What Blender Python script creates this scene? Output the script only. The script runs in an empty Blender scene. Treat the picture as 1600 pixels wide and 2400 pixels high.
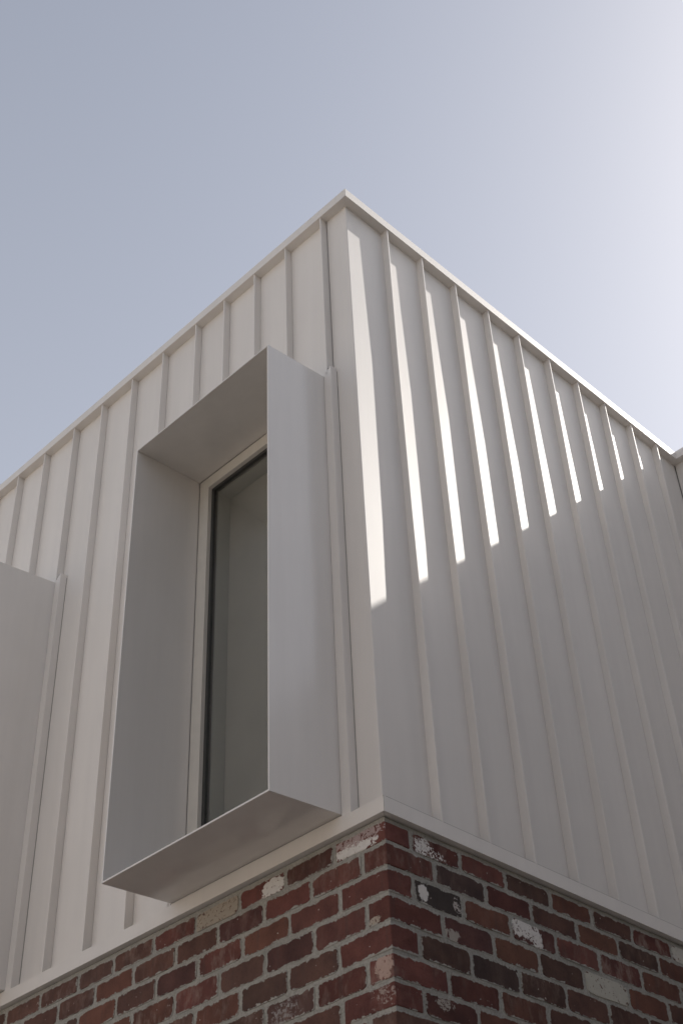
import bpy, bmesh, math, random
from mathutils import Vector, Matrix, noise

random.seed(7)
scene = bpy.context.scene
COL = scene.collection
S = 3.1            # metres per fitted unit (height of the white storey)
Z0 = 3.55          # height of the underside of the base flashing above the ground

def W(x, y, z):    # fitted units (origin: corner, underside of flashing) -> metres
    return Vector((x * S, y * S, Z0 + z * S))

# ------------------------------------------------------------------ camera
cam_d = bpy.data.cameras.new('camera')
cam = bpy.data.objects.new('camera', cam_d)
COL.objects.link(cam)
fwd = Vector((-0.51385228, 0.5734207, 0.63807878))
rgt = Vector((0.7134877, 0.69864018, -0.0532653))
up = Vector((0.4763309, -0.42789087, 0.76812647))
m = Matrix((rgt, up, -fwd)).transposed().to_4x4()
m.translation = W(0.8289343, -0.90576141, -0.63284541)
cam.matrix_world = m
cam_d.sensor_fit = 'VERTICAL'
cam_d.sensor_height = 36.0
cam_d.sensor_width = 24.0
cam_d.lens = 3153.86 / 2400 * 36
cam_d.shift_x = -81.36 / 2400
cam_d.shift_y = 26.65 / 2400
cam_d.clip_end = 2000
scene.camera = cam

# ------------------------------------------------------------------ sky, sun, exposure
SUN = Vector((1.0, 4.2, 3.77)).normalized()      # direction towards the sun
el = math.asin(SUN.z)
world = bpy.data.worlds.new('World')
scene.world = world
world.use_nodes = True
wn = world.node_tree.nodes
wl = world.node_tree.links
wn.clear()
out = wn.new('ShaderNodeOutputWorld')
bg = wn.new('ShaderNodeBackground')
sky = wn.new('ShaderNodeTexSky')
sky.sky_type = 'NISHITA'
sky.sun_disc = False
sky.sun_elevation = el
sky.sun_rotation = math.atan2(SUN.x, SUN.y)
sky.altitude = 50
sky.air_density = 1.0
sky.dust_density = 4.2
sky.ozone_density = 1.0
bg.inputs['Strength'].default_value = 0.092
# thin even high haze over the whole sky, added to the clear-sky model
hz = wn.new('ShaderNodeVectorMath')
hz.operation = 'MULTIPLY_ADD'
hz.inputs[1].default_value = (0.66, 0.71, 0.79)
hz.inputs[2].default_value = (2.04, 2.06, 2.08)
wl.new(sky.outputs[0], hz.inputs[0])
wtc = wn.new('ShaderNodeTexCoord')
wsep = wn.new('ShaderNodeSeparateXYZ')
wl.new(wtc.outputs['Generated'], wsep.inputs[0])
low = wn.new('ShaderNodeMapRange')            # the haze layer is thicker towards the horizon
low.inputs['From Min'].default_value = 0.0
low.inputs['From Max'].default_value = 1.0
low.inputs['To Min'].default_value = 4.2
low.inputs['To Max'].default_value = 0.0
wl.new(wsep.outputs[2], low.inputs['Value'])
hz2 = wn.new('ShaderNodeVectorMath')
hz2.operation = 'MULTIPLY_ADD'
hz2.inputs[1].default_value = (1.0, 0.955, 0.90)
wl.new(low.outputs[0], hz2.inputs[0])
wl.new(hz.outputs[0], hz2.inputs[2])
wl.new(hz2.outputs[0], bg.inputs[0])
wl.new(bg.outputs[0], out.inputs[0])

sun_d = bpy.data.lights.new('sun', 'SUN')
sun_d.energy = 5.0
sun_d.angle = math.radians(0.5)
sun_d.color = (1.0, 0.95, 0.88)
sun = bpy.data.objects.new('sun', sun_d)
sun.rotation_euler = SUN.to_track_quat('Z', 'Y').to_euler()
sun.location = (20, 60, 60)
COL.objects.link(sun)

scene.view_settings.view_transform = 'Standard'
scene.view_settings.look = 'None'
scene.view_settings.exposure = 0.06
scene.view_settings.gamma = 1.0

# ------------------------------------------------------------------ helpers
def mat_new(name):
    mt = bpy.data.materials.new(name)
    mt.use_nodes = True
    nt = mt.node_tree
    b = nt.nodes['Principled BSDF']
    return mt, nt, b

def nd(nt, typ, **kw):
    n = nt.nodes.new(typ)
    for k, v in kw.items():
        if k == 'ins':
            for kk, vv in v.items():
                n.inputs[kk].default_value = vv
        else:
            setattr(n, k, v)
    return n

def mathn(nt, op, a, b=None, c=None, clamp=False):
    n = nt.nodes.new('ShaderNodeMath')
    n.operation = op
    n.use_clamp = clamp
    for i, v in enumerate((a, b, c)):
        if v is None:
            continue
        if hasattr(v, 'links'):
            nt.links.new(v, n.inputs[i])
        else:
            n.inputs[i].default_value = v
    return n.outputs[0]

def mixc(nt, f, a, b, blend='MIX'):
    n = nt.nodes.new('ShaderNodeMix')
    n.data_type = 'RGBA'
    n.blend_type = blend
    for s, v in ((n.inputs[0], f), (n.inputs[6], a), (n.inputs[7], b)):
        if hasattr(v, 'links'):
            nt.links.new(v, s)
        else:
            s.default_value = v if not isinstance(v, tuple) or len(v) == 4 else (*v, 1)
    return n.outputs[2]

def noisen(nt, vec, scale, detail=3, rough=0.55, dist=0.0):
    n = nt.nodes.new('ShaderNodeTexNoise')
    n.inputs['Scale'].default_value = scale
    n.inputs['Detail'].default_value = detail
    n.inputs['Roughness'].default_value = rough
    n.inputs['Distortion'].default_value = dist
    if vec is not None:
        nt.links.new(vec, n.inputs['Vector'])
    return n.outputs['Fac']

def ramp(nt, f, lo, hi):
    n = nt.nodes.new('ShaderNodeMapRange')
    n.inputs['From Min'].default_value = lo
    n.inputs['From Max'].default_value = hi
    nt.links.new(f, n.inputs['Value'])
    return n.outputs[0]

def bump(nt, h, strength, dist, bsdf, prev=None):
    n = nt.nodes.new('ShaderNodeBump')
    n.inputs['Strength'].default_value = strength
    n.inputs['Distance'].default_value = dist
    nt.links.new(h, n.inputs['Height'])
    if prev is not None:
        nt.links.new(prev, n.inputs['Normal'])
    nt.links.new(n.outputs[0], bsdf.inputs['Normal'])
    return n.outputs[0]

# ------------------------------------------------------------------ materials
def mk_white(name, col, rough=0.45, wav=0.05, spec=0.4, fine_k=1.0):
    mt, nt, b = mat_new(name)
    geo = nt.nodes.new('ShaderNodeNewGeometry')
    info = nt.nodes.new('ShaderNodeObjectInfo')
    pos = geo.outputs['Position']
    cl = noisen(nt, pos, 1.7, 4, 0.6)
    mp = nt.nodes.new('ShaderNodeMapping')
    mp.inputs['Scale'].default_value = (14, 14, 1.1)
    nt.links.new(pos, mp.inputs[0])
    streak = noisen(nt, mp.outputs[0], 1.0, 4, 0.6)
    f = mathn(nt, 'MULTIPLY', mathn(nt, 'ADD', cl, streak), 0.5)
    c1 = mixc(nt, ramp(nt, f, 0.3, 0.7), tuple(v * 0.93 for v in col), tuple(min(.9, v * 1.03) for v in col))
    rv = mathn(nt, 'MULTIPLY_ADD', info.outputs['Random'], 0.05, 0.965)
    hs = nt.nodes.new('ShaderNodeHueSaturation')
    nt.links.new(c1, hs.inputs['Color'])
    nt.links.new(rv, hs.inputs['Value'])
    nt.links.new(hs.outputs[0], b.inputs['Base Color'])
    fine = noisen(nt, pos, 160, 2, 0.6)
    nt.links.new(mathn(nt, 'MULTIPLY_ADD', fine, 0.16 * fine_k, rough - 0.08 * fine_k), b.inputs['Roughness'])
    b.inputs['Specular IOR Level'].default_value = spec
    # faint oil canning of thin sheet metal
    mp2 = nt.nodes.new('ShaderNodeMapping')
    mp2.inputs['Scale'].default_value = (3.2, 3.2, 0.9)
    nt.links.new(pos, mp2.inputs[0])
    w = noisen(nt, mp2.outputs[0], 1.0, 1, 0.4)
    p = bump(nt, w, wav, 0.02, b)
    if fine_k: bump(nt, fine, 0.03, 0.0006, b, p)
    return mt

WHITE = mk_white('cladding_white_metal', (0.76, 0.725, 0.69), rough=0.5, spec=0.5)
TRIM = mk_white('trim_white_metal', (0.77, 0.735, 0.70), rough=0.5, wav=0.03)
HOODM = mk_white('hood_white_metal', (0.76, 0.73, 0.70), rough=0.17, wav=0.55, spec=0.6, fine_k=0.0)

def mk_plain(name, col, rough=0.6, spec=0.4, nscale=30, var=0.12):
    mt, nt, b = mat_new(name)
    geo = nt.nodes.new('ShaderNodeNewGeometry')
    f = noisen(nt, geo.outputs['Position'], nscale, 5, 0.6)
    c = mixc(nt, ramp(nt, f, 0.3, 0.7), tuple(v * (1 - var) for v in col), tuple(v * (1 + var) for v in col))
    nt.links.new(c, b.inputs['Base Color'])
    b.inputs['Roughness'].default_value = rough
    b.inputs['Specular IOR Level'].default_value = spec
    bump(nt, f, 0.15, 0.003, b)
    return mt

GASKET = mk_plain('black_rubber_gasket', (0.05, 0.05, 0.048), 0.45)
DARKGAP = mk_plain('gap_shade_grey', (0.34, 0.325, 0.31), 0.8)  # solid grey standing for the shade inside thin gaps
PLASTER = mk_plain('interior_plaster', (0.60, 0.61, 0.58), 0.7, 0.2, 8, 0.04)
BLIND = mk_plain('room_wall_paint', (0.34, 0.37, 0.35), 0.8, 0.2, 5, 0.05)
ADDED_BLINDM = mk_plain('added_pale_blind', (0.62, 0.595, 0.56), 0.9, 0.1, 2, 0.12)
FRAMEM = mk_plain('window_frame_coating', (0.66, 0.63, 0.58), 0.5, 0.4, 20, 0.03)
ROOFM = mk_plain('roof_sheet', (0.5, 0.5, 0.5), 0.5)

# glass: real dielectric pane with a grey green tint
GLASS, nt, b = mat_new('tinted_window_glass')
b.inputs['Base Color'].default_value = (0.83, 0.84, 0.81, 1)
b.inputs['Roughness'].default_value = 0.0
b.inputs['IOR'].default_value = 1.75
b.inputs['Transmission Weight'].default_value = 1.0
geo = nt.nodes.new('ShaderNodeNewGeometry')
bump(nt, noisen(nt, geo.outputs['Position'], 1.4, 1, 0.4), 0.12, 0.01, b)

# mortar
MORTAR, nt, b = mat_new('grey_mortar')
geo = nt.nodes.new('ShaderNodeNewGeometry')
P = geo.outputs['Position']
n1 = noisen(nt, P, 9, 5, 0.6)
n2 = noisen(nt, P, 120, 4, 0.65)
c = mixc(nt, ramp(nt, n1, 0.3, 0.7), (0.30, 0.295, 0.27, 1), (0.43, 0.41, 0.375, 1))
c = mixc(nt, ramp(nt, n2, 0.28, 0.6), mixc(nt, 0.75, c, (0.2, 0.2, 0.18, 1)), c)
n3 = noisen(nt, P, 380, 2, 0.5)
c = mixc(nt, ramp(nt, n3, 0.62, 0.72), c, (0.16, 0.15, 0.13, 1))
nt.links.new(c, b.inputs['Base Color'])
b.inputs['Roughness'].default_value = 0.95
b.inputs['Specular IOR Level'].default_value = 0.15
p = bump(nt, noisen(nt, P, 42, 5, 0.65), 0.9, 0.006, b)
bump(nt, n2, 0.7, 0.002, b, p)

def mk_brick(name, patches=(), corner=False, body_wear=0.0):
    """Recycled brick: colour from the object colour, mortar smeared over its
    edges, old lime and paint left on the face. patches: list of
    (cx, cz, rx, rz, colour, raggedness, cover) in metres on the face."""
    mt, nt, b = mat_new(name)
    tc = nt.nodes.new('ShaderNodeTexCoord')
    info = nt.nodes.new('ShaderNodeObjectInfo')
    sep = nt.nodes.new('ShaderNodeSeparateXYZ')
    O = tc.outputs['Object']
    nt.links.new(O, sep.inputs[0])
    # per-brick random shift of the texture space
    off = nt.nodes.new('ShaderNodeCombineXYZ')
    r = info.outputs['Random']
    nt.links.new(mathn(nt, 'MULTIPLY', r, 37.0), off.inputs[0])
    nt.links.new(mathn(nt, 'MULTIPLY', r, 91.0), off.inputs[1])
    nt.links.new(mathn(nt, 'MULTIPLY', r, 53.0), off.inputs[2])
    va = nt.nodes.new('ShaderNodeVectorMath')
    va.operation = 'ADD'
    nt.links.new(O, va.inputs[0])
    nt.links.new(off.outputs[0], va.inputs[1])
    V = va.outputs[0]
    base = info.outputs['Color']
    big = noisen(nt, V, 11, 4, 0.6)
    dark = mixc(nt, 1.0, base, (0.78, 0.78, 0.80, 1), 'MULTIPLY')
    lite = mixc(nt, 1.0, base, (1.22, 1.18, 1.15, 1), 'MULTIPLY')
    c = mixc(nt, ramp(nt, big, 0.35, 0.68), dark, lite)
    # upright kiln bands
    mp = nt.nodes.new('ShaderNodeMapping')
    mp.inputs['Scale'].default_value = (26, 26, 2)
    nt.links.new(V, mp.inputs[0])
    band = noisen(nt, mp.outputs[0], 1.0, 2, 0.5)
    c = mixc(nt, mathn(nt, 'MULTIPLY', ramp(nt, band, 0.58, 0.68), 0.32), c, (0.085, 0.056, 0.05, 1))
    # pores and scratches
    fine = noisen(nt, V, 210, 4, 0.65)
    c = mixc(nt, ramp(nt, fine, 0.42, 0.28), c, mixc(nt, 1.0, c, (0.5, 0.48, 0.48, 1), 'MULTIPLY'))
    # dusty lime bloom, lifted on some bricks only
    mp3 = nt.nodes.new('ShaderNodeMapping')
    mp3.inputs['Scale'].default_value = (1, 1, 0.45)
    nt.links.new(V, mp3.inputs[0])
    bloom = noisen(nt, mp3.outputs[0], 24, 6, 0.68)
    amt = mathn(nt, 'MULTIPLY', ramp(nt, mathn(nt, 'FRACT', mathn(nt, 'MULTIPLY', r, 17.3)), 0.45, 1.0), 0.45)
    amt = mathn(nt, 'ADD', amt, body_wear)
    c = mixc(nt, mathn(nt, 'MULTIPLY', ramp(nt, bloom, 0.5, 0.72), amt, clamp=True), c, (0.31, 0.235, 0.20, 1))
    # paint specks
    sp = noisen(nt, V, 75, 2, 0.5)
    c = mixc(nt, ramp(nt, sp, 0.745, 0.76), c, (0.55, 0.48, 0.44, 1))
    # mortar smear at the edges
    ax = mathn(nt, 'ABSOLUTE', sep.outputs[0])
    az = mathn(nt, 'ABSOLUTE', sep.outputs[2])
    ez = mathn(nt, 'SUBTRACT', 0.0375, az)
    if corner:
        edge = ez
    else:
        ex = mathn(nt, 'SUBTRACT', 0.111, ax)
        edge = mathn(nt, 'SMOOTH_MIN', ex, ez, 0.012)
    rag = mathn(nt, 'ADD', mathn(nt, 'MULTIPLY', noisen(nt, V, 28, 3, 0.6), 0.6),
                mathn(nt, 'MULTIPLY', noisen(nt, V, 170, 3, 0.7), 0.4))
    thr = mathn(nt, 'MULTIPLY', ramp(nt, rag, 0.43, 0.73), 0.015)
    smear = mathn(nt, 'LESS_THAN', edge, thr)
    mort = mixc(nt, fine, (0.26, 0.255, 0.235, 1), (0.42, 0.40, 0.365, 1))
    c = mixc(nt, smear, c, mort)
    pm = None
    for (cx, cz, rx, rz, pc, ragg, cover) in patches:
        # ellipse distance plus noise
        dx = mathn(nt, 'DIVIDE', mathn(nt, 'SUBTRACT', sep.outputs[1 if corner == 'y' else 0], cx), rx)
        dz = mathn(nt, 'DIVIDE', mathn(nt, 'SUBTRACT', sep.outputs[2], cz), rz)
        d = mathn(nt, 'SQRT', mathn(nt, 'ADD', mathn(nt, 'MULTIPLY', dx, dx), mathn(nt, 'MULTIPLY', dz, dz)))
        n = mathn(nt, 'MULTIPLY', mathn(nt, 'SUBTRACT', noisen(nt, V, 34, 6, 0.72, 0.8), 0.5), ragg * 2.2)
        inside = mathn(nt, 'LESS_THAN', mathn(nt, 'ADD', d, n), 1.0)
        chips = mathn(nt, 'LESS_THAN', noisen(nt, V, 90, 4, 0.6, 0.8), cover)
        mask = mathn(nt, 'MULTIPLY', inside, chips)
        if corner:      # the paint is on one face of the corner brick only
            mask = mathn(nt, 'MULTIPLY', mask, mathn(nt, 'LESS_THAN', sep.outputs[1], 0.003))
        pcol = mixc(nt, noisen(nt, V, 60, 4, 0.6), tuple(v * 0.78 for v in pc), pc)
        c = mixc(nt, mask, c, pcol)
    nt.links.new(c, b.inputs['Base Color'])
    b.inputs['Roughness'].default_value = 0.88
    b.inputs['Specular IOR Level'].default_value = 0.2
    h = mathn(nt, 'ADD', mathn(nt, 'MULTIPLY', big, 0.5), mathn(nt, 'MULTIPLY', smear, 0.5))
    p = bump(nt, h, 0.6, 0.004, b)
    bump(nt, fine, 0.55, 0.0016, b, p)
    return mt

BRICK = mk_brick('recycled_brick')
BRICK_C = mk_brick('recycled_corner_brick', corner=True)

# ------------------------------------------------------------------ mesh helpers
def tag(o, label=None, cat=None, group=None, kind=None):
    if label: o['label'] = label
    if cat: o['category'] = cat
    if group: o['group'] = group
    if kind: o['kind'] = kind
    return o

def link(name, me, mat, parent=None, label=None):
    o = bpy.data.objects.new(name, me)
    if mat is not None and len(me.materials) == 0:
        me.materials.append(mat)
    COL.objects.link(o)
    if parent is not None:
        o.parent = parent
    if label:
        o['label'] = label
    return o

def bm_box(bm, a, b_):
    a = Vector(a); b_ = Vector(b_)
    x0, x1 = sorted((a.x, b_.x)); y0, y1 = sorted((a.y, b_.y)); z0, z1 = sorted((a.z, b_.z))
    vs = [bm.verts.new(p) for p in ((x0, y0, z0), (x1, y0, z0), (x1, y1, z0), (x0, y1, z0),
                                    (x0, y0, z1), (x1, y0, z1), (x1, y1, z1), (x0, y1, z1))]
    for f in ((0, 3, 2, 1), (4, 5, 6, 7), (0, 1, 5, 4), (1, 2, 6, 5), (2, 3, 7, 6), (3, 0, 4, 7)):
        bm.faces.new([vs[i] for i in f])

def bm_prism(bm, A, B):
    """solid between two equal-length loops of points"""
    va = [bm.verts.new(p) for p in A]
    vb = [bm.verts.new(p) for p in B]
    n = len(va)
    for i in range(n):
        bm.faces.new((va[i], va[(i + 1) % n], vb[(i + 1) % n], vb[i]))
    bm.faces.new(va[::-1])
    bm.faces.new(vb)

def finish(bm, name, bevel=0.0, seg=1):
    bmesh.ops.recalc_face_normals(bm, faces=bm.faces[:])
    if bevel > 0:
        bmesh.ops.bevel(bm, geom=bm.edges[:], offset=bevel, segments=seg, affect='EDGES', profile=0.6, clamp_overlap=True)
    me = bpy.data.meshes.new(name)
    bm.to_mesh(me)
    bm.free()
    return me

def box_obj(name, a, b_, mat, parent, bevel=0.0, label=None):
    bm = bmesh.new()
    bm_box(bm, a, b_)
    return link(name, finish(bm, name, bevel), mat, parent, label)

def prism_obj(name, A, B, mat, parent, bevel=0.0, label=None):
    bm = bmesh.new()
    bm_prism(bm, A, B)
    return link(name, finish(bm, name, bevel), mat, parent, label)

# ------------------------------------------------------------------ ground
bm = bmesh.new()
vs = [bm.verts.new(p) for p in ((-400, -400, 0), (400, -400, 0), (400, 400, 0), (-400, 400, 0))]
bm.faces.new(vs)
GROUNDM = mk_plain('paved_ground', (0.33, 0.305, 0.28), 0.9, 0.2, 0.6, 0.1)
ground = link('ground', finish(bm, 'ground'), GROUNDM)
tag(ground, kind='structure')

# ------------------------------------------------------------------ unseen blocks added to bounce and cut light (behind and beside the viewer)
def house_for_light(loc, sx, sy, h, wallm, label, faces):
    o = bpy.data.objects.new('unseen_house', None)
    o.location = loc
    COL.objects.link(o)
    tag(o, label, 'unseen_house')
    def bx(name, a, b_, mat, parent, bev=0.0):
        return box_obj(name, a, b_, mat, parent, bev)
    bx('wall', (0, 0, 0), (sx, sy, h), wallm, o)
    bx('roof', (-0.25, -0.25, h + 0.002), (sx + 0.25, sy + 0.25, h + 0.22), ROOFM, o)
    for (face, n) in faces:
        for k in range(n):
            for lv in (1.0, 3.9):
                if lv + 1.5 > h: continue
                if face == '+y':
                    x = sx * (k + 0.5) / n
                    f = bx('window', (x - 0.6, sy + 0.002, lv), (x + 0.6, sy + 0.07, lv + 1.4), FRAMEM, o)
                    bx('pane', (x - 0.53, sy + 0.072, lv + 0.07), (x + 0.53, sy + 0.078, lv + 1.33), GASKET, f)
                else:
                    y = sy * (k + 0.5) / n
                    f = bx('window', (-0.07, y - 0.6, lv), (-0.002, y + 0.6, lv + 1.4), FRAMEM, o)
                    bx('pane', (-0.078, y - 0.53, lv + 0.07), (-0.072, y + 0.53, lv + 1.33), GASKET, f)
    return o
RENDERM = mk_plain('bounce_cream', (0.60, 0.535, 0.46), 0.9, 0.2, 3, 0.05)
DARKM = mk_plain('light_cut_charcoal', (0.32, 0.275, 0.235), 0.8, 0.2, 3, 0.1)
house_for_light((-16, -20, 0), 30, 9, 5.6, RENDERM, 'made-up cream block added behind the viewer to bounce warm light', [('+y', 6)])
house_for_light((8.2, -10, 0), 9, 11.5, 6.6, DARKM, 'made-up dark block added beside the viewer to cut side light', [('-x', 3)])

# ------------------------------------------------------------------ the building
bld = bpy.data.objects.new('building', None)
bld.location = (0, 0, 0)
COL.objects.link(bld)
tag(bld, 'white ribbed metal upper storey with box window hoods on a red brick base', 'building')

D = 0.0122          # rib depth
F = 0.0140          # capping projection
FL = 0.0128         # flashing projection
ZFB = 0.9940        # underside of capping
ZFT = 0.0169        # top of flashing lip
YE = 0.8463         # inner corner with the wing
LX = [0.0405, 0.1170, 0.1866, 0.2571, 0.3256, 0.4081, 0.4882, 0.5700, 0.6489, 0.7345, 0.8151, 0.8920, 0.9330, 1.0150, 1.0970, 1.1790, 1.2610, 1.3430] + [1.425 + 0.082 * k for k in range(15)]
RY = [0.0752, 0.1518, 0.2288, 0.3073, 0.3842, 0.4636, 0.5412, 0.6172, 0.6949, 0.7718]
XEND = 2.66         # far end of the left wall
WINGX = 2.6         # far end of the wing
TH = 0.0023         # rib thickness
HOODS = [0.0, 0.6034]          # shift of each window to the left
# hood geometry of the first window
HXR, HXL, HXRB, HXLB = 0.0490, 0.3192, 0.0472, 0.3222
HD, HZT, HZB, HZTB, HZBB = 0.1099, 0.6540, 0.0138, 0.6622, 0.0196
TX, ZTT = 0.0337, 0.6735

# panels (each a folded sheet) on the left wall: from x=-a to x=-b
def panel(name, p0, p1, z0, z1, side, lab=None):
    """sheet panel of 4 mm thickness between coordinates p0<p1 along a wall"""
    if side == 'L':
        a, c = W(-p1, 0, z0), W(-p0, 0.0013, z1)
    elif side == 'R':
        a, c = W(-0.0013, p0, z0), W(0, p1, z1)
    else:
        a, c = W(p0, YE, z0), W(p1, YE + 0.0013, z1)
    return box_obj(name, a, c, WHITE, bld, 0.0, lab)

def in_hood(p0, p1):
    for s in HOODS:
        if p0 >= HXRB + s - 0.012 and p1 <= HXLB + s + 0.012:
            return True
    return False

GAPR = {0: 0.0001, 5: 0.0001, 8: 0.0001}    # small open joint right of these ribs

# left wall ribs and panels
edges = [0.0] + LX + [XEND]
for i in range(len(edges) - 1):
    a, c = edges[i], edges[i + 1]
    gap = GAPR.get(i, 0.0)                 # joint just right of rib i
    if i == 0:
        continue                           # corner panel built below
    zlo = HZTB if in_hood(a, c) else ZFT - 0.008
    # cut panel out around the window
    hit = None
    for s in HOODS:
        if a < HXLB + s and c > HXRB + s:
            hit = s
    a2, c2 = a + 0.0001, c - gap - 0.0001
    if hit is None:
        pn = panel('cladding_panel', a2, c2, ZFT - 0.008, ZFB + 0.004, 'L')
    else:
        pn = panel('cladding_panel', a2, c2, HZTB + 0.0005, ZFB + 0.004, 'L')
        lo, hi = HXRB + hit, HXLB + hit
        if a2 < lo - 0.001:      # strip right of the window
            panel('cladding_panel', a2, lo, ZFT - 0.008, HZTB - 0.0005, 'L')
        if c2 > hi + 0.001:      # strip left of the window
            panel('cladding_panel', hi, c2, ZFT - 0.008, HZTB - 0.0005, 'L')

for i, x in enumerate(LX):
    zlo = ZFT - 0.006
    for s in HOODS:
        if HXRB + s < x < HXLB + s:
            zlo = HZTB + 0.0005
    # slight wander of each folded seam
    j = 0.0002 * math.sin(i * 2.3)
    if any(abs(x - (LX[0] + s)) < 0.008 for s in HOODS):
        zlo = HZTB                      # trim takes over below
    box_obj('seam_rib', W(-x - TH, -D, zlo), W(-x + j * 0, 0.0, ZFB + 0.002), WHITE, bld, 0.0012)

# corner panel: one sheet folded round the corner, slightly rounded arris
def corner_panel():
    bm = bmesh.new()
    r = 0.0009
    pts = [(-LX[0] + 0.0013, 0.0), (-r, 0.0), (-r * 0.3, 0.0 + r * 0.3), (0.0, r), (0.0, RY[0]), (-0.0013, RY[0]), (-0.0013, 0.0013), (-LX[0] + 0.0013, 0.0013)]
    A = [W(x, y, ZFT - 0.008) for x, y in pts]
    B = [W(x, y, ZFB + 0.004) for x, y in pts]
    bm_prism(bm, A, B)
    return link('cladding_panel', finish(bm, 'corner_panel'), WHITE, bld, 'panel folded round the corner')
corner_panel()

# right wall
for i in range(len(RY)):
    a = RY[i]
    c = RY[i + 1] if i + 1 < len(RY) else YE
    panel('cladding_panel', a + 0.0001, c - 0.0001, ZFT - 0.008, ZFB + 0.004, 'R')
    bm = bmesh.new()
    zz = [ZFT - 0.006, 0.2, 0.45, 0.72, 0.88, ZFB + 0.002]
    dd = [0.0128, 0.0124, 0.0106, 0.0102, 0.0113, 0.0119]
    rr = random.Random(i + 3)
    rows = []
    for z_, d_ in zip(zz, dd):
        d_ += rr.uniform(-.00015, .00015)
        w_ = rr.uniform(-.00015, .00015)
        rows.append([bm.verts.new(W(x_, y_, z_)) for x_, y_ in ((0.0, a + w_), (d_ - .0003, a + w_), (d_, a + w_ + .0004), (d_, a + w_ + TH - .0004), (d_ - .0003, a + w_ + TH), (0.0, a + w_ + TH))])
    for r0, r1 in zip(rows[:-1], rows[1:]):
        for k_ in range(6):
            bm.faces.new((r0[k_], r0[(k_ + 1) % 6], r1[(k_ + 1) % 6], r1[k_]))
    bm.faces.new(rows[0][::-1]); bm.faces.new(rows[-1])
    link('seam_rib', finish(bm, 'seam_rib'), WHITE, bld)

# wing wall (faces the viewer, runs out of the picture on the right)
wx = 0.0014
k = 0
while wx < WINGX:
    nx = min(wx + 0.0766 if k else 0.065, WINGX)
    panel('cladding_panel', wx + 0.0001, nx - 0.0001, ZFT - 0.008, ZFB + 0.004, 'W')
    if nx < WINGX:
        box_obj('seam_rib', W(nx - TH, YE - D, ZFT - 0.006), W(nx, YE, ZFB + 0.002), WHITE, bld, 0.0012)
    wx = nx
    k += 1

# ---- capping (fascia) along the roof edge: face, underside and sloping top
def capping(name, A, B, inA, inB, label):
    """A, B: outer ends (fitted x, y); inA, inB: matching points on the wall face"""
    def loop(o, w):
        back = Vector((w[0] - o[0], w[1] - o[1]))
        n = back * 2.9
        ox, oy = o
        return [W(ox, oy, ZFB), W(ox, oy, ZFB + 0.0166), W(ox + n.x, oy + n.y, ZFB + 0.027), W(ox + n.x, oy + n.y, ZFB + 0.021),
                W(ox + back.x * 0.12, oy + back.y * 0.12, ZFB + 0.012),
                W(ox + back.x * 0.12, oy + back.y * 0.12, ZFB + 0.0035),
                W(ox + back.x * 1.05, oy + back.y * 1.05, ZFB + 0.0035),
                W(ox + back.x * 1.05, oy + back.y * 1.05, ZFB)]
    return prism_obj(name, loop(A, inA), loop(B, inB), TRIM, bld, 0.0, label)

e = 0.00012
capping('roof_capping', (-XEND, -F), (F - e, -F - e * 0), (-XEND, 0), (-e, 0), 'shaded capping above the window wall')
capping('roof_capping', (F, -F + e), (F, YE - F), (0, e), (0, YE), 'sunlit capping above the ribbed side wall')
capping('roof_capping', (F, YE - F), (WINGX, YE - F), (0.0, YE), (WINGX, YE), 'capping of the wing')
# small mitre tab standing up at the corner
prism_obj('mitre_tab', [W(F - 0.001, -F + 0.001, ZFB + 0.0168), W(F - 0.001, -F + 0.008, ZFB + 0.0168), W(F - 0.003, -F + 0.008, ZFB + 0.0168), W(F - 0.003, -F + 0.001, ZFB + 0.0168)],
          [W(F - 0.001, -F + 0.0015, ZFB + 0.0184), W(F - 0.001, -F + 0.007, ZFB + 0.0184), W(F - 0.003, -F + 0.007, ZFB + 0.0184), W(F - 0.003, -F + 0.0015, ZFB + 0.0184)], TRIM, bld)

# ---- base flashing
def flashing(A, B, inA, inB, label):
    def loop(o, w):
        bx, by = w[0] - o[0], w[1] - o[1]
        return [W(o[0], o[1], 0.0), W(o[0], o[1], ZFT), W(o[0] + bx * 0.12, o[1] + by * 0.12, ZFT),
                W(o[0] + bx * 0.12, o[1] + by * 0.12, 0.0016), W(o[0] + bx * 1.3, o[1] + by * 1.3, 0.0016),
                W(o[0] + bx * 1.3, o[1] + by * 1.3, 0.0)]
    return prism_obj('base_flashing', loop(A, inA), loop(B, inB), TRIM, bld, 0.0, label)
flashing((-XEND, -FL), (FL - 0.0002, -FL), (-XEND, 0), (-0.0002, 0), 'flashing under the window wall')
fr = flashing((FL, -FL + 0.0002), (FL, YE - FL), (0, 0.0002), (0, YE), 'flashing under the ribbed side wall')
flashing((FL, YE - FL), (WINGX, YE - FL), (0.0, YE), (WINGX, YE), 'flashing under the wing')
# dark strips painted for the shade in the right hem gap and corner seam
box_obj('hem_line', W(FL - 0.0011, 0.004 - FL, ZFT + 0.0), W(FL - 0.0003, YE - FL, ZFT + 0.0007), DARKGAP, bld)
box_obj('seam_line', W(FL - 0.0012, -FL + 0.00005, 0.0003), W(FL + 0.00005, -FL + 0.0005, ZFT + 0.0004), DARKGAP, bld)

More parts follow.
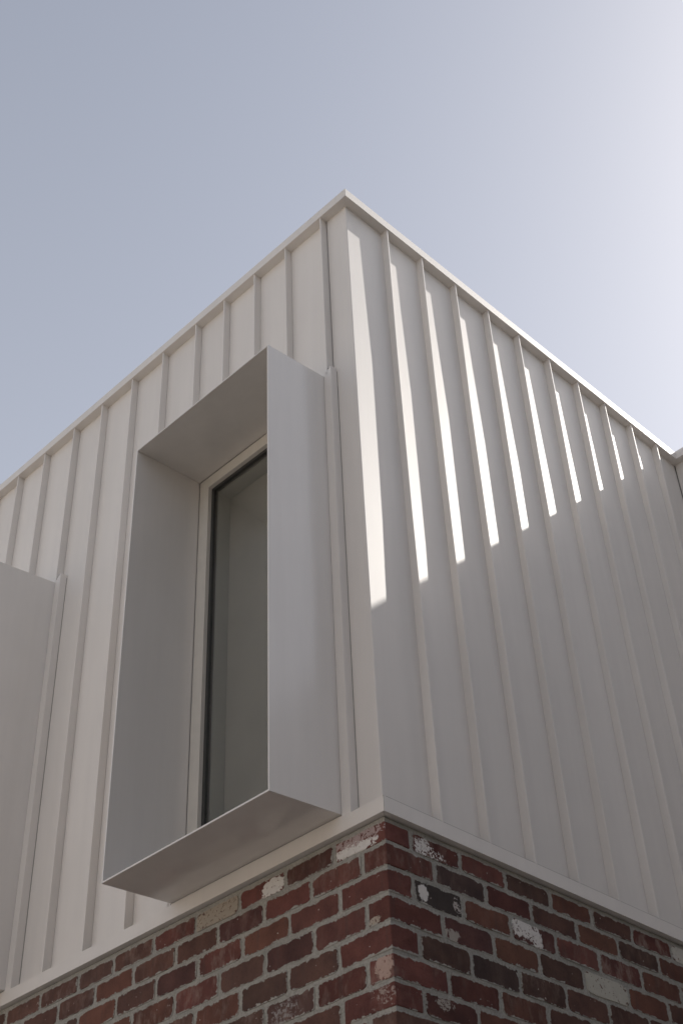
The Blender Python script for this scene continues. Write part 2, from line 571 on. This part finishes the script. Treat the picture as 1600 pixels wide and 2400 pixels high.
# ---- window hoods
def window(s, idx):
    def X(v): return -(v + s)
    t = 0.0019                                  # sheet thickness (6 mm)
    yb = 0.0039
    # continue the slope back to the frame plane
    def back(v_f, v_b):
        return v_b + (v_b - v_f) / (HD - D) * (D + yb)
    zt2, zb2 = back(HZT, HZTB), back(HZB, HZBB)
    xr2, xl2 = back(HXR, HXRB), back(HXL, HXLB)
    # flange trim round the hood
    bm = bmesh.new()
    zb = ZFT - 0.002
    g = 0.0004
    # right upright with mitred head
    bm_prism(bm, [W(X(TX), -D, zb), W(X(HXRB - g), -D, zb), W(X(HXRB - g), -D, HZTB), W(X(TX), -D, ZTT)],
             [W(X(TX), 0.0, zb), W(X(HXRB - g), 0.0, zb), W(X(HXRB - g), 0.0, HZTB), W(X(TX), 0.0, ZTT + 0.001)])
    # left upright
    xl = HXLB + (HXRB - TX)
    bm_prism(bm, [W(X(HXLB + g), -D, zb), W(X(HXLB + 0.0055), -D, zb), W(X(HXLB + 0.0055), -D, ZTT), W(X(HXLB + g), -D, HZTB)],
             [W(X(HXLB + g), 0.0, zb), W(X(HXLB + 0.0055), 0.0, zb), W(X(HXLB + 0.0055), 0.0, ZTT), W(X(HXLB + g), 0.0, HZTB)])
    trim = link('window_trim', finish(bm, 'window_trim', 0.0005), TRIM, bld)
    # sloping head flashing between trim and wall
    prism_obj('head_flashing', [W(X(TX + 0.0006), -0.0002, ZTT), W(X(HXLB + 0.0045), -0.0002, ZTT), W(X(HXLB + 0.001), -D, HZTB + 0.0002), W(X(HXRB - 0.0006), -D, HZTB + 0.0002)],
              [W(X(TX + 0.0006), 0.0008, ZTT - 0.002), W(X(HXLB + 0.0045), 0.0008, ZTT - 0.002), W(X(HXLB + 0.001), -0.001, HZTB - 0.0004), W(X(HXRB - 0.0006), -0.001, HZTB - 0.0004)], TRIM, trim)
    # solid black plug, paints the shade of a pinhole by the head flashing
    bm = bmesh.new()
    bm_prism(bm, [W(X(0.0406), -D * 0.86, 0.6742), W(X(0.0384), -D * 0.86, 0.6739), W(X(0.0396), -D * 0.86, 0.6712)],
             [W(X(0.0406), -D * 0.6, 0.6742), W(X(0.0384), -D * 0.6, 0.6739), W(X(0.0396), -D * 0.6, 0.6712)])
    link('joint_shade', finish(bm, 'joint_shade'), GASKET, trim)
    # dark joint line between hood side and trim, and at the outer edge of the trim
    box_obj('joint_line', W(X(TX) + 0.0001, -0.0010, zb + 0.001), W(X(TX) + 0.0004, -0.0001, ZTT - 0.004), DARKGAP, trim)
    hood = link('window_hood', finish(hood_core(X, t, xr2, xl2, zt2, zb2, yb), 'window_hood', 0.0), HOODM, bld,
                'projecting sheet metal box around the tall window' if idx == 0 else 'box hood at the left edge of the wall')
    fo = {'r': [(HXR, HZT), (HXR, HZB)], 'l': [(HXL, HZT), (HXL, HZB)]}
    # four sheets
    def quad_prism(name, A, B, label=None):
        return prism_obj(name, A, B, HOODM, hood, 0.0006, label)
    q = 0.00012
    quad_prism('side_panel', [W(X(HXR), -HD, HZT), W(X(HXR), -HD, HZB), W(X(xr2), yb, zb2), W(X(xr2), yb, zt2)],
               [W(X(HXR + t), -HD, HZT), W(X(HXR + t), -HD, HZB), W(X(xr2 + t), yb, zb2), W(X(xr2 + t), yb, zt2)])
    quad_prism('side_panel', [W(X(HXL), -HD, HZT), W(X(HXL), -HD, HZB), W(X(xl2), yb, zb2), W(X(xl2), yb, zt2)],
               [W(X(HXL - t), -HD, HZT), W(X(HXL - t), -HD, HZB), W(X(xl2 - t), yb, zb2), W(X(xl2 - t), yb, zt2)])
    quad_prism('top_panel', [W(X(HXR + t + q), -HD, HZT), W(X(HXL - t - q), -HD, HZT), W(X(xl2 - t - q), yb, zt2), W(X(xr2 + t + q), yb, zt2)],
               [W(X(HXR + t + q), -HD, HZT - t), W(X(HXL - t - q), -HD, HZT - t), W(X(xl2 - t - q), yb, zt2 - t), W(X(xr2 + t + q), yb, zt2 - t)])
    t2 = t * 1.15
    quad_prism('sill_panel', [W(X(HXR + t + q), -HD, HZB), W(X(HXL - t - q), -HD, HZB), W(X(xl2 - t - q), yb, zb2), W(X(xr2 + t + q), yb, zb2)],
               [W(X(HXR + t + q), -HD, HZB + t2), W(X(HXL - t - q), -HD, HZB + t2), W(X(xl2 - t - q), yb, zb2 + t2), W(X(xr2 + t + q), yb, zb2 + t2)])
    # soffit strip joining hood and flashing
    box_obj('sub_sill', W(X(HXRB + 0.0002), -D + 0.0005, ZFT - 0.002), W(X(HXLB - 0.0002), 0.0, HZBB - 0.0006), TRIM, trim)
    # window: frame, gasket, pane
    fw = 0.0197
    xr, xl, zt, zb_ = xr2 + t, xl2 - t, zt2 - t, zb2 + t2
    def ring(name, a, y0, y1, wdt, mat, parent, bev=0.0004):
        bm = bmesh.new()
        x0, x1, z0, z1 = xr + a, xl - a, zb_ + a, zt - a
        bm_box(bm, W(X(x0), y0, z0), W(X(x0 + wdt), y1, z1))
        bm_box(bm, W(X(x1), y0, z0), W(X(x1 - wdt), y1, z1))
        bm_box(bm, W(X(x0 + wdt + 2e-5), y0, z1 - wdt), W(X(x1 - wdt - 2e-5), y1, z1))
        bm_box(bm, W(X(x0 + wdt + 2e-5), y0, z0), W(X(x1 - wdt - 2e-5), y1, z0 + wdt))
        return link(name, finish(bm, name, bev), mat, parent)
    win = ring('window', 0.0006, yb + 0.0006, yb + 0.016, fw - 0.0006, FRAMEM, bld)
    win['label'] = 'tall narrow fixed window in its hood'
    ring('gasket', fw + 0.0001, yb + 0.0065, yb + 0.0155, 0.0050, GASKET, win)
    g0 = fw + 0.0045
    box_obj('glass_pane', W(X(xr + g0), yb + 0.0085, zb_ + g0), W(X(xl - g0), yb + 0.0105, zt - g0), GLASS, win)
    # reveal inside
    rv = 0.045
    a = fw + 0.006
    bm = bmesh.new()
    x0, x1, z0, z1 = xr + a, xl - a, zb_ + a, zt - a
    y0, y1 = yb + 0.0165, rv
    bm_box(bm, W(X(x0 - 0.02), y0, z0), W(X(x0), y1, z1))
    bm_box(bm, W(X(x1), y0, z0), W(X(x1 + 0.02), y1, z1))
    bm_box(bm, W(X(x0 - 0.02), y0, z1 + 1e-4), W(X(x1 + 0.02), y1, z1 + 0.02))
    bm_box(bm, W(X(x0 - 0.02), y0, z0 - 0.02), W(X(x1 + 0.02), y1, z0 - 1e-4))
    link('inner_reveal', finish(bm, 'inner_reveal'), PLASTER, win)
    box_obj('added_blind', W(X(x0 + 0.0005), rv - 0.004, z0 + 0.0005), W(X(x1 - 0.0005), rv - 0.003, z1 - 0.0005), ADDED_BLINDM, win, 0.0, 'pale sheet added behind the pane to brighten the glass')  # made-up blind, added so the glass reads lighter
    return (xr, xl, zb_, zt)

def hood_core(X, t, xr2, xl2, zt2, zb2, yb):
    """hidden return fold behind the wall face that holds the four sheets together"""
    bm = bmesh.new()
    y0, y1 = yb + 0.0002, yb + 0.0030
    o = 0.004
    bm_box(bm, W(X(xr2 - o), y0, zb2 - o * 0.5), W(X(xr2), y1, zt2 + o))
    bm_box(bm, W(X(xl2), y0, zb2 - o * 0.5), W(X(xl2 + o), y1, zt2 + o))
    bm_box(bm, W(X(xr2 + 1e-5), y0, zt2), W(X(xl2 - 1e-5), y1, zt2 + o))
    bm_box(bm, W(X(xr2 + 1e-5), y0, zb2 - o * 0.5), W(X(xl2 - 1e-5), y1, zb2))
    return bm

openings = []
for i, s in enumerate(HOODS):
    r = window(s, i)
    openings.append((r[0] + s, r[1] + s, r[2], r[3]))

# ---- wall core behind the sheets (with openings), roof deck, floor, far walls
core = bmesh.new()
yc0, yc1 = 0.0080, 0.044
xs = 0.0
spans = []
for (x0, x1, z0, z1) in openings:
    ox0, ox1 = x0 - 0.001, x1 + 0.001
    bm_box(core, W(-ox0, yc0, 0.001), W(-xs - 0.008 if xs == 0 else -xs, yc1, 0.993))
    bm_box(core, W(-ox1, yc0, z1 + 0.0), W(-ox0, yc1, 0.993))
    bm_box(core, W(-ox1, yc0, 0.001), W(-ox0, yc1, z0))
    xs = ox1
bm_box(core, W(-XEND, yc0, 0.001), W(-xs, yc1, 0.993))
bm_box(core, W(-0.044, yc1, 0.001), W(-0.008, YE + 0.9, 0.993))
bm_box(core, W(-0.0079, YE + 0.008, 0.001), W(WINGX, YE + 0.044, 0.993))
bm_box(core, W(-XEND, 1.7, 0.001), W(-0.044, 1.74, 0.993))
bm_box(core, W(-XEND - 0.03, yc0, 0.001), W(-XEND, 1.74, 0.993))
link('wall_core', finish(core, 'wall_core'), BLIND, bld)
bm = bmesh.new()
bm_box(bm, W(-XEND, 0.003, 0.9945), W(-0.003, 1.74, 1.006))
bm_box(bm, W(-0.0029, YE + 0.003, 0.9945), W(WINGX, YE + 1.0, 1.006))
link('roof', finish(bm, 'roof'), ROOFM, bld)
bm = bmesh.new()
bm_box(bm, W(-XEND, 0.045, -0.03), W(-0.045, 1.69, 0.002))
link('floor', finish(bm, 'floor'), PLASTER, bld)
# partition wall some way behind the windows
bm = bmesh.new()
bm_box(bm, W(-XEND, 0.75, 0.003), W(-0.046, 0.78, 0.993))
link('partition', finish(bm, 'partition'), BLIND, bld)

# ---- brick base
B = 0.0058                       # brick plane
mb = bmesh.new()
zg = -Z0 / S
bm_box(mb, W(-XEND, -B, zg), W(B, 0.10, -0.0015))
bm_box(mb, W(B - 0.11, 0.1001, zg), W(B, YE - B, -0.0015))
bm_box(mb, W(B - 0.11, YE - B + 0.0001, zg), W(WINGX, YE + 0.1, -0.0015))
base = link('brick_base', finish(mb, 'brick_base'), MORTAR, bld, 'recycled red brick wall in grey mortar')

# bed joints (centres), fitted from the photograph at the corner
beds = [-0.0030, -0.0282, -0.0543, -0.0818, -0.1102, -0.1389, -0.1662, -0.1922]
while beds[-1] > zg + 0.03:
    beds.append(beds[-1] - 0.0277)
# perpend joints per course (left wall x, right wall y)
LJ = [[.0654, .1385, .2112, .2831, .3572, .4304, .4988, .5751, .6483],
      [.0268, .0997, .1716, .2457, .3161, .3914, .4630, .5356, .6095],
      [.0597, .1331, .2051, .2775, .3491, .4206, .4934, .566, .638],
      [.0243, .0976, .1700, .2413, .3153, .3894, .463, .535],
      [.0635, .1355, .2078, .2803, .353, .425, .497],
      [.0266, .0966, .1701, .243, .316, .389],
      [.0620, .134, .207, .280]]
RJ = [[.0311, .1048, .1782, .2545, .3300, .4077, .4869, .563, .639, .716, .793],
      [.0630, .1424, .2172, .2974, .3742, .4533, .530, .607, .684, .761],
      [.0293, .1021, .1784, .2542, .3318, .4112, .4909, .567, .643, .72, .796],
      [.0693, .1458, .2206, .2976, .3790, .4554, .532, .609, .686, .763],
      [.0325, .1081, .1827, .2595, .3343, .411, .488, .565, .642, .719, .796],
      [.0712, .1474, .2228, .300, .377, .454, .531, .608, .685, .762],
      [.0330, .1099, .186, .263, .340, .417, .494, .571, .648, .725, .80]]
rng = random.Random(11)

def brick_variant(k):
    """front face a ragged rounded outline, sides running back into the mortar"""
    r = random.Random(100 + k)
    hx, hz = 0.111, 0.0375
    pts = []
    cr = [r.uniform(0.007, 0.020) for _ in range(4)]
    def arc(cx, cz, rad, a0):
        for j in range(3):
            a = a0 + j * math.pi / 4
            pts.append((cx + rad * math.cos(a), cz + rad * math.sin(a)))
    def side(p, q, n):
        for j in range(1, n):
            f = j / n
            pts.append((p[0] + (q[0] - p[0]) * f, p[1] + (q[1] - p[1]) * f))
    arc(hx - cr[0], hz - cr[0], cr[0], 0)
    side((hx - cr[0], hz), (-hx + cr[1], hz), 4)
    arc(-hx + cr[1], hz - cr[1], cr[1], math.pi / 2)
    arc(-hx + cr[2], -hz + cr[2], cr[2], math.pi)
    side((-hx + cr[2], -hz), (hx - cr[3], -hz), 4)
    arc(hx - cr[3], -hz + cr[3], cr[3], 1.5 * math.pi)
    pts = [(x + r.uniform(-.0010, .0010), z + r.uniform(-.0013, .0013)) for x, z in pts]
    bm = bmesh.new()
    pr = 0.0
    front = [bm.verts.new((x * 0.985, pr + r.uniform(-.0003, .0003), z * 0.955)) for x, z in pts]
    backv = [bm.verts.new((x, 0.006, z)) for x, z in pts]
    n = len(pts)
    cen = bm.verts.new((r.uniform(-.03, .03), -0.0008, r.uniform(-.01, .01)))
    for j in range(n):
        bm.faces.new((front[j], front[(j + 1) % n], cen))
        bm.faces.new((backv[j], backv[(j + 1) % n], front[(j + 1) % n], front[j]))
    bmesh.ops.recalc_face_normals(bm, faces=bm.faces[:])
    me = bpy.data.meshes.new('brick')
    bm.to_mesh(me)
    bm.free()
    return me

VARS = [brick_variant(k) for k in range(14)]
# dry brick colours (linear reflectance)
PAL = [(0.136, 0.066, 0.051), (0.123, 0.063, 0.049), (0.148, 0.069, 0.051), (0.114, 0.060, 0.048), (0.104, 0.056, 0.046),
       (0.127, 0.069, 0.056), (0.093, 0.055, 0.045), (0.151, 0.075, 0.054), (0.117, 0.066, 0.054), (0.138, 0.064, 0.048), (0.108, 0.059, 0.048)]
WHITEP = (.72, .69, .66)
special_mats = {}
def special(key, **kw):
    if key not in special_mats:
        special_mats[key] = mk_brick('recycled_brick_' + key, **kw)
    return special_mats[key]

# (side, course, index) -> (material, colour, label)
SPEC = {
    ('L', 0, 2): (special('half_white', patches=[(0.052, -0.006, .058, .036, WHITEP, 0.9, .63)]), (0.161, 0.064, 0.055), 'brick with its right half painted white'),
    ('L', 0, 3): (special('render_skin', patches=[(0, -.003, .16, .05, (.40, .35, .29), 1.4, .60)]), (0.124, 0.062, 0.050), 'brick with a beige skin of old render'),
    ('R', 0, 1): (special('white_splash', patches=[(-.066, -.004, .034, .033, WHITEP, 1.8, .57), (.0, -.022, .035, .018, WHITEP, 3.0, .5)]), (0.099, 0.040, 0.034), 'brick with white paint splashes'),
    ('R', 2, 1): (special('white_blot', patches=[(-.070, .002, .022, .033, WHITEP, 1.2, .66), (.086, -.002, .012, .02, (.5, .45, .42), 2.8, .5)]), (0.055, 0.045, 0.042), 'blackened brick with a white blot'),
    ('R', 2, 3): (special('white_flake', patches=[(-.055, .008, .056, .032, WHITEP, 1.3, .60), (.018, -.012, .024, .036, WHITEP, 1.6, .60)]), (0.094, 0.043, 0.039), 'brick with flaking white paint'),
    ('R', 3, 4): (special('full_white', patches=[(0, .0, .15, .055, (.50, .48, .42), 0.9, .64)]), (0.099, 0.043, 0.037), 'brick wholly covered in cream paint'),
    ('R', 0, 7): (special('white_end', patches=[(-.055, 0, .06, .05, (.55, .53, .48), 1.0, .63)]), (0.117, 0.047, 0.040), 'brick with white paint at its near end'),
    ('R', 3, 1): (special('lime_toe', patches=[(-.075, -.018, .024, .018, (.40, .36, .32), 2.2, .6)]), (0.105, 0.050, 0.046), None),
    ('R', 6, 1): (special('lime_head', patches=[(-.03, .02, .03, .02, (.40, .36, .32), 2.6, .56)]), (0.090, 0.041, 0.036), None),
    ('R', 2, 5): (special('bloomed', body_wear=.55), (0.118, 0.050, 0.043), None),
    ('R', 0, 6): (special('bloomed', body_wear=.55), (0.105, 0.042, 0.036), None),
    ('L', 3, 4): (special('bloomed', body_wear=.55), (0.149, 0.060, 0.051), None),
    ('L', 3, 5): (special('bloomed', body_wear=.55), (0.118, 0.056, 0.043), None),
    ('L', 5, 2): (special('grey_skin', patches=[(-.03, -.005, .05, .035, (.30, .27, .26), 2.6, .5)], body_wear=.3), (0.101, 0.058, 0.051), None),
    ('L', 2, 3): (special('bloomed', body_wear=.55), (0.136, 0.055, 0.046), None),
    ('L', 1, 1): (BRICK, (0.140, 0.060, 0.050), None), ('L', 0, 1): (BRICK, (0.096, 0.048, 0.041), None),
    ('L', 2, 1): (BRICK, (0.132, 0.058, 0.049), None), ('L', 3, 1): (BRICK, (0.128, 0.056, 0.048), None),
    ('L', 0, 4): (BRICK, (0.128, 0.052, 0.044), None), ('L', 1, 2): (BRICK, (0.147, 0.060, 0.051), None),
    ('L', 1, 3): (BRICK, (0.100, 0.048, 0.044), None), ('R', 1, 1): (BRICK, (0.070, 0.046, 0.042), None),
    ('R', 1, 2): (BRICK, (0.096, 0.039, 0.034), None), ('R', 0, 2): (BRICK, (0.134, 0.055, 0.046), None),
    ('R', 2, 4): (BRICK, (0.147, 0.061, 0.051), None), ('R', 4, 2): (BRICK, (0.064, 0.043, 0.039), None),
    ('R', 5, 1): (BRICK, (0.102, 0.042, 0.035), None), ('L', 2, 4): (BRICK, (0.094, 0.046, 0.041), None),
    ('L', 3, 2): (BRICK, (0.094, 0.047, 0.042), None), ('L', 5, 1): (BRICK, (0.096, 0.039, 0.033), None),
}
CSPEC = {
    0: (special('corner_white', corner=True, patches=[(-.135, -.014, .090, .023, WHITEP, 1.1, .64), (-.11, .02, .11, .022, (.42, .33, .32), 1.8, .56)]), (0.149, 0.060, 0.051), 'corner brick with white paint on its lower half'),
    3: (special('corner_lime', corner=True, patches=[(-.06, -.024, .022, .010, (.42, .36, .30), 1.6, .6)]), (0.112, 0.045, 0.038), None),
    5: (special('corner_pink', corner=True, patches=[(-.035, .004, .038, .034, (.46, .33, .28), 1.2, .62)]), (0.149, 0.060, 0.051), 'corner brick with a pale pink worn face'),
    6: (special('corner_streak', corner=True, patches=[(-.03, 0, .045, .034, (.36, .28, .25), 3.0, .48)]), (0.124, 0.050, 0.043), None),
    1: (BRICK_C, (0.122, 0.051, 0.042), None), 2: (BRICK_C, (0.128, 0.052, 0.044), None), 4: (BRICK_C, (0.128, 0.052, 0.044), None),
}
HALF_MORTAR = 0.00175
nvar = 0

def place(me, side, a, c, z0, z1, mat, color, name='brick', label=None, parent=None, jit=True):
    o = bpy.data.objects.new(name, me)
    w = (c - a) * S
    h = (z1 - z0) * S
    mid = (a + c) / 2
    sx = w / 0.222
    sz = h / 0.075
    prd = rng.uniform(0.0014, 0.0034)
    tilt = rng.uniform(-0.006, 0.006)
    if side == 'L':
        p = W(-mid, -B, (z0 + z1) / 2) + Vector((0, -prd, 0))
        o.rotation_euler = (0, tilt, 0)
    else:
        p = W(B, mid, (z0 + z1) / 2) + Vector((prd, 0, 0))
        o.rotation_euler = (0, tilt, math.pi / 2)
    if side == 'W':
        p = W(mid, YE - B, (z0 + z1) / 2) + Vector((0, -prd, 0))
        o.rotation_euler = (0, tilt, 0)
    o.location = p
    o.scale = (sx, 1, sz)
    o.color = (*color, 1)
    if label: o['label'] = label
    COL.objects.link(o)
    o.parent = parent or base
    o.material_slots[0].link = 'OBJECT'
    o.material_slots[0].material = mat
    return o

for me in VARS:
    me.materials.append(BRICK)

def corner_brick(ci, jl, jr, z0, z1, mat, color, label):
    """solid brick showing two faces at the corner; origin at the corner arris"""
    r = random.Random(500 + ci)
    prd = 0.0028
    lx = jl * S - 0.005 + B * S + prd
    ly = jr * S - 0.005 + B * S + prd
    lx = (jl + B) * S - 0.005
    ly = (jr + B) * S - 0.005
    hz = (z1 - z0) * S / 2
    bm = bmesh.new()
    bm_box(bm, (-lx, 0, -hz), (0, ly, hz))
    bmesh.ops.recalc_face_normals(bm, faces=bm.faces[:])
    bmesh.ops.subdivide_edges(bm, edges=bm.edges[:], cuts=2, use_grid_fill=True)
    for v in bm.verts:
        v.co += Vector((r.uniform(-1, 1) * .0014, r.uniform(-1, 1) * .0014, r.uniform(-1, 1) * .0018))
    # round the arris and the edges
    es = [e_ for e_ in bm.edges if len(e_.link_faces) == 2 and e_.calc_face_angle(0) > 0.8]
    bmesh.ops.bevel(bm, geom=es, offset=0.004, segments=2, affect='EDGES', profile=0.5, clamp_overlap=True)
    me = bpy.data.meshes.new('brick')
    bm.to_mesh(me)
    bm.free()
    o = link('brick', me, mat, base, label)
    o.color = (*color, 1)
    o.location = W(B, -B, (z0 + z1) / 2) + Vector((prd, -prd, 0))
    return o

rest = bmesh.new()
NC = len(beds) - 1
NOBJ = 11                      # courses built brick by brick
def extend(j, end, rg, step=0.0725):
    j = list(j)
    while j[-1] + step < end - 0.012:
        j.append(j[-1] + step * rg.uniform(0.985, 1.015))
    j.append(end)
    return j
for c in range(NC):
    zt, zb = beds[c], beds[c + 1]
    z1, z0 = zt - HALF_MORTAR, zb + HALF_MORTAR
    if c == 0:
        z1 = zt - 0.0032
    rg = random.Random(c + 40)
    lj = LJ[c] if c < len(LJ) else [(.0265 if c % 2 else .062)]
    rj = RJ[c] if c < len(RJ) else [(.0705 if c % 2 else .032)]
    lj = extend(lj, XEND - 0.01, rg, .0727)
    rj = extend(rj, YE - B, rg, .0765)
    if c < NOBJ:
        mt, colr, lab = CSPEC.get(c, (BRICK_C, PAL[rng.randrange(len(PAL))], None))
        corner_brick(c, lj[0], rj[0], z0, z1, mt, colr, lab)
        for side, jj in (('L', lj), ('R', rj)):
            for i in range(1, len(jj)):
                a, b2 = jj[i - 1], jj[i]
                if side == 'L' and b2 > 1.0:
                    continue
                hm = HALF_MORTAR * rng.uniform(0.8, 1.35)
                mt, colr, lab = SPEC.get((side, c, i), (BRICK, PAL[rng.randrange(len(PAL))], None))
                if side == 'R' and (side, c, i) not in SPEC:
                    colr = tuple(v * 0.9 for v in colr)
                dz = rng.uniform(-.0004, .0004)
                place(VARS[rng.randrange(len(VARS))], side, a + hm, b2 - hm, z0 + dz, z1 + dz, mt, colr, label=lab)
    else:
        for side, jj in (('L', lj), ('R', rj)):
            jj = [-B * 0.98] + jj
            for i in range(1, len(jj)):
                a, b2 = jj[i - 1] + HALF_MORTAR, jj[i] - HALF_MORTAR
                if i == 1:
                    a = -B - 0.0003
                if side == 'L':
                    bm_box(rest, W(-b2, -B - 0.0007, z0), W(-a, -B + 0.002, z1))
                else:
                    if i == 1: a = -B + 0.0021
                    bm_box(rest, W(B - 0.002, a, z0), W(B + 0.0007, b2, z1))
    # far left end and the wing: joined bricks
    for i in range(1, len(lj)):
        if c < NOBJ and lj[i] > 1.0:
            bm_box(rest, W(-lj[i] + HALF_MORTAR, -B - 0.0007, z0), W(-lj[i - 1] - HALF_MORTAR, -B + 0.002, z1))
    xw = B + 0.003 + (0.036 if c % 2 else 0)
    while xw < WINGX - 0.08:
        bm_box(rest, W(xw, YE - B - 0.0007, z0), W(xw + 0.0725, YE - B + 0.002, z1))
        xw += 0.0757
ro = link('brick', finish(rest, 'brick'), mk_brick('recycled_brick_far', corner=True), base, 'remaining bricks lower down and on the wing')
ro['kind'] = 'stuff'
ro.color = (.18, .068, .052, 1)
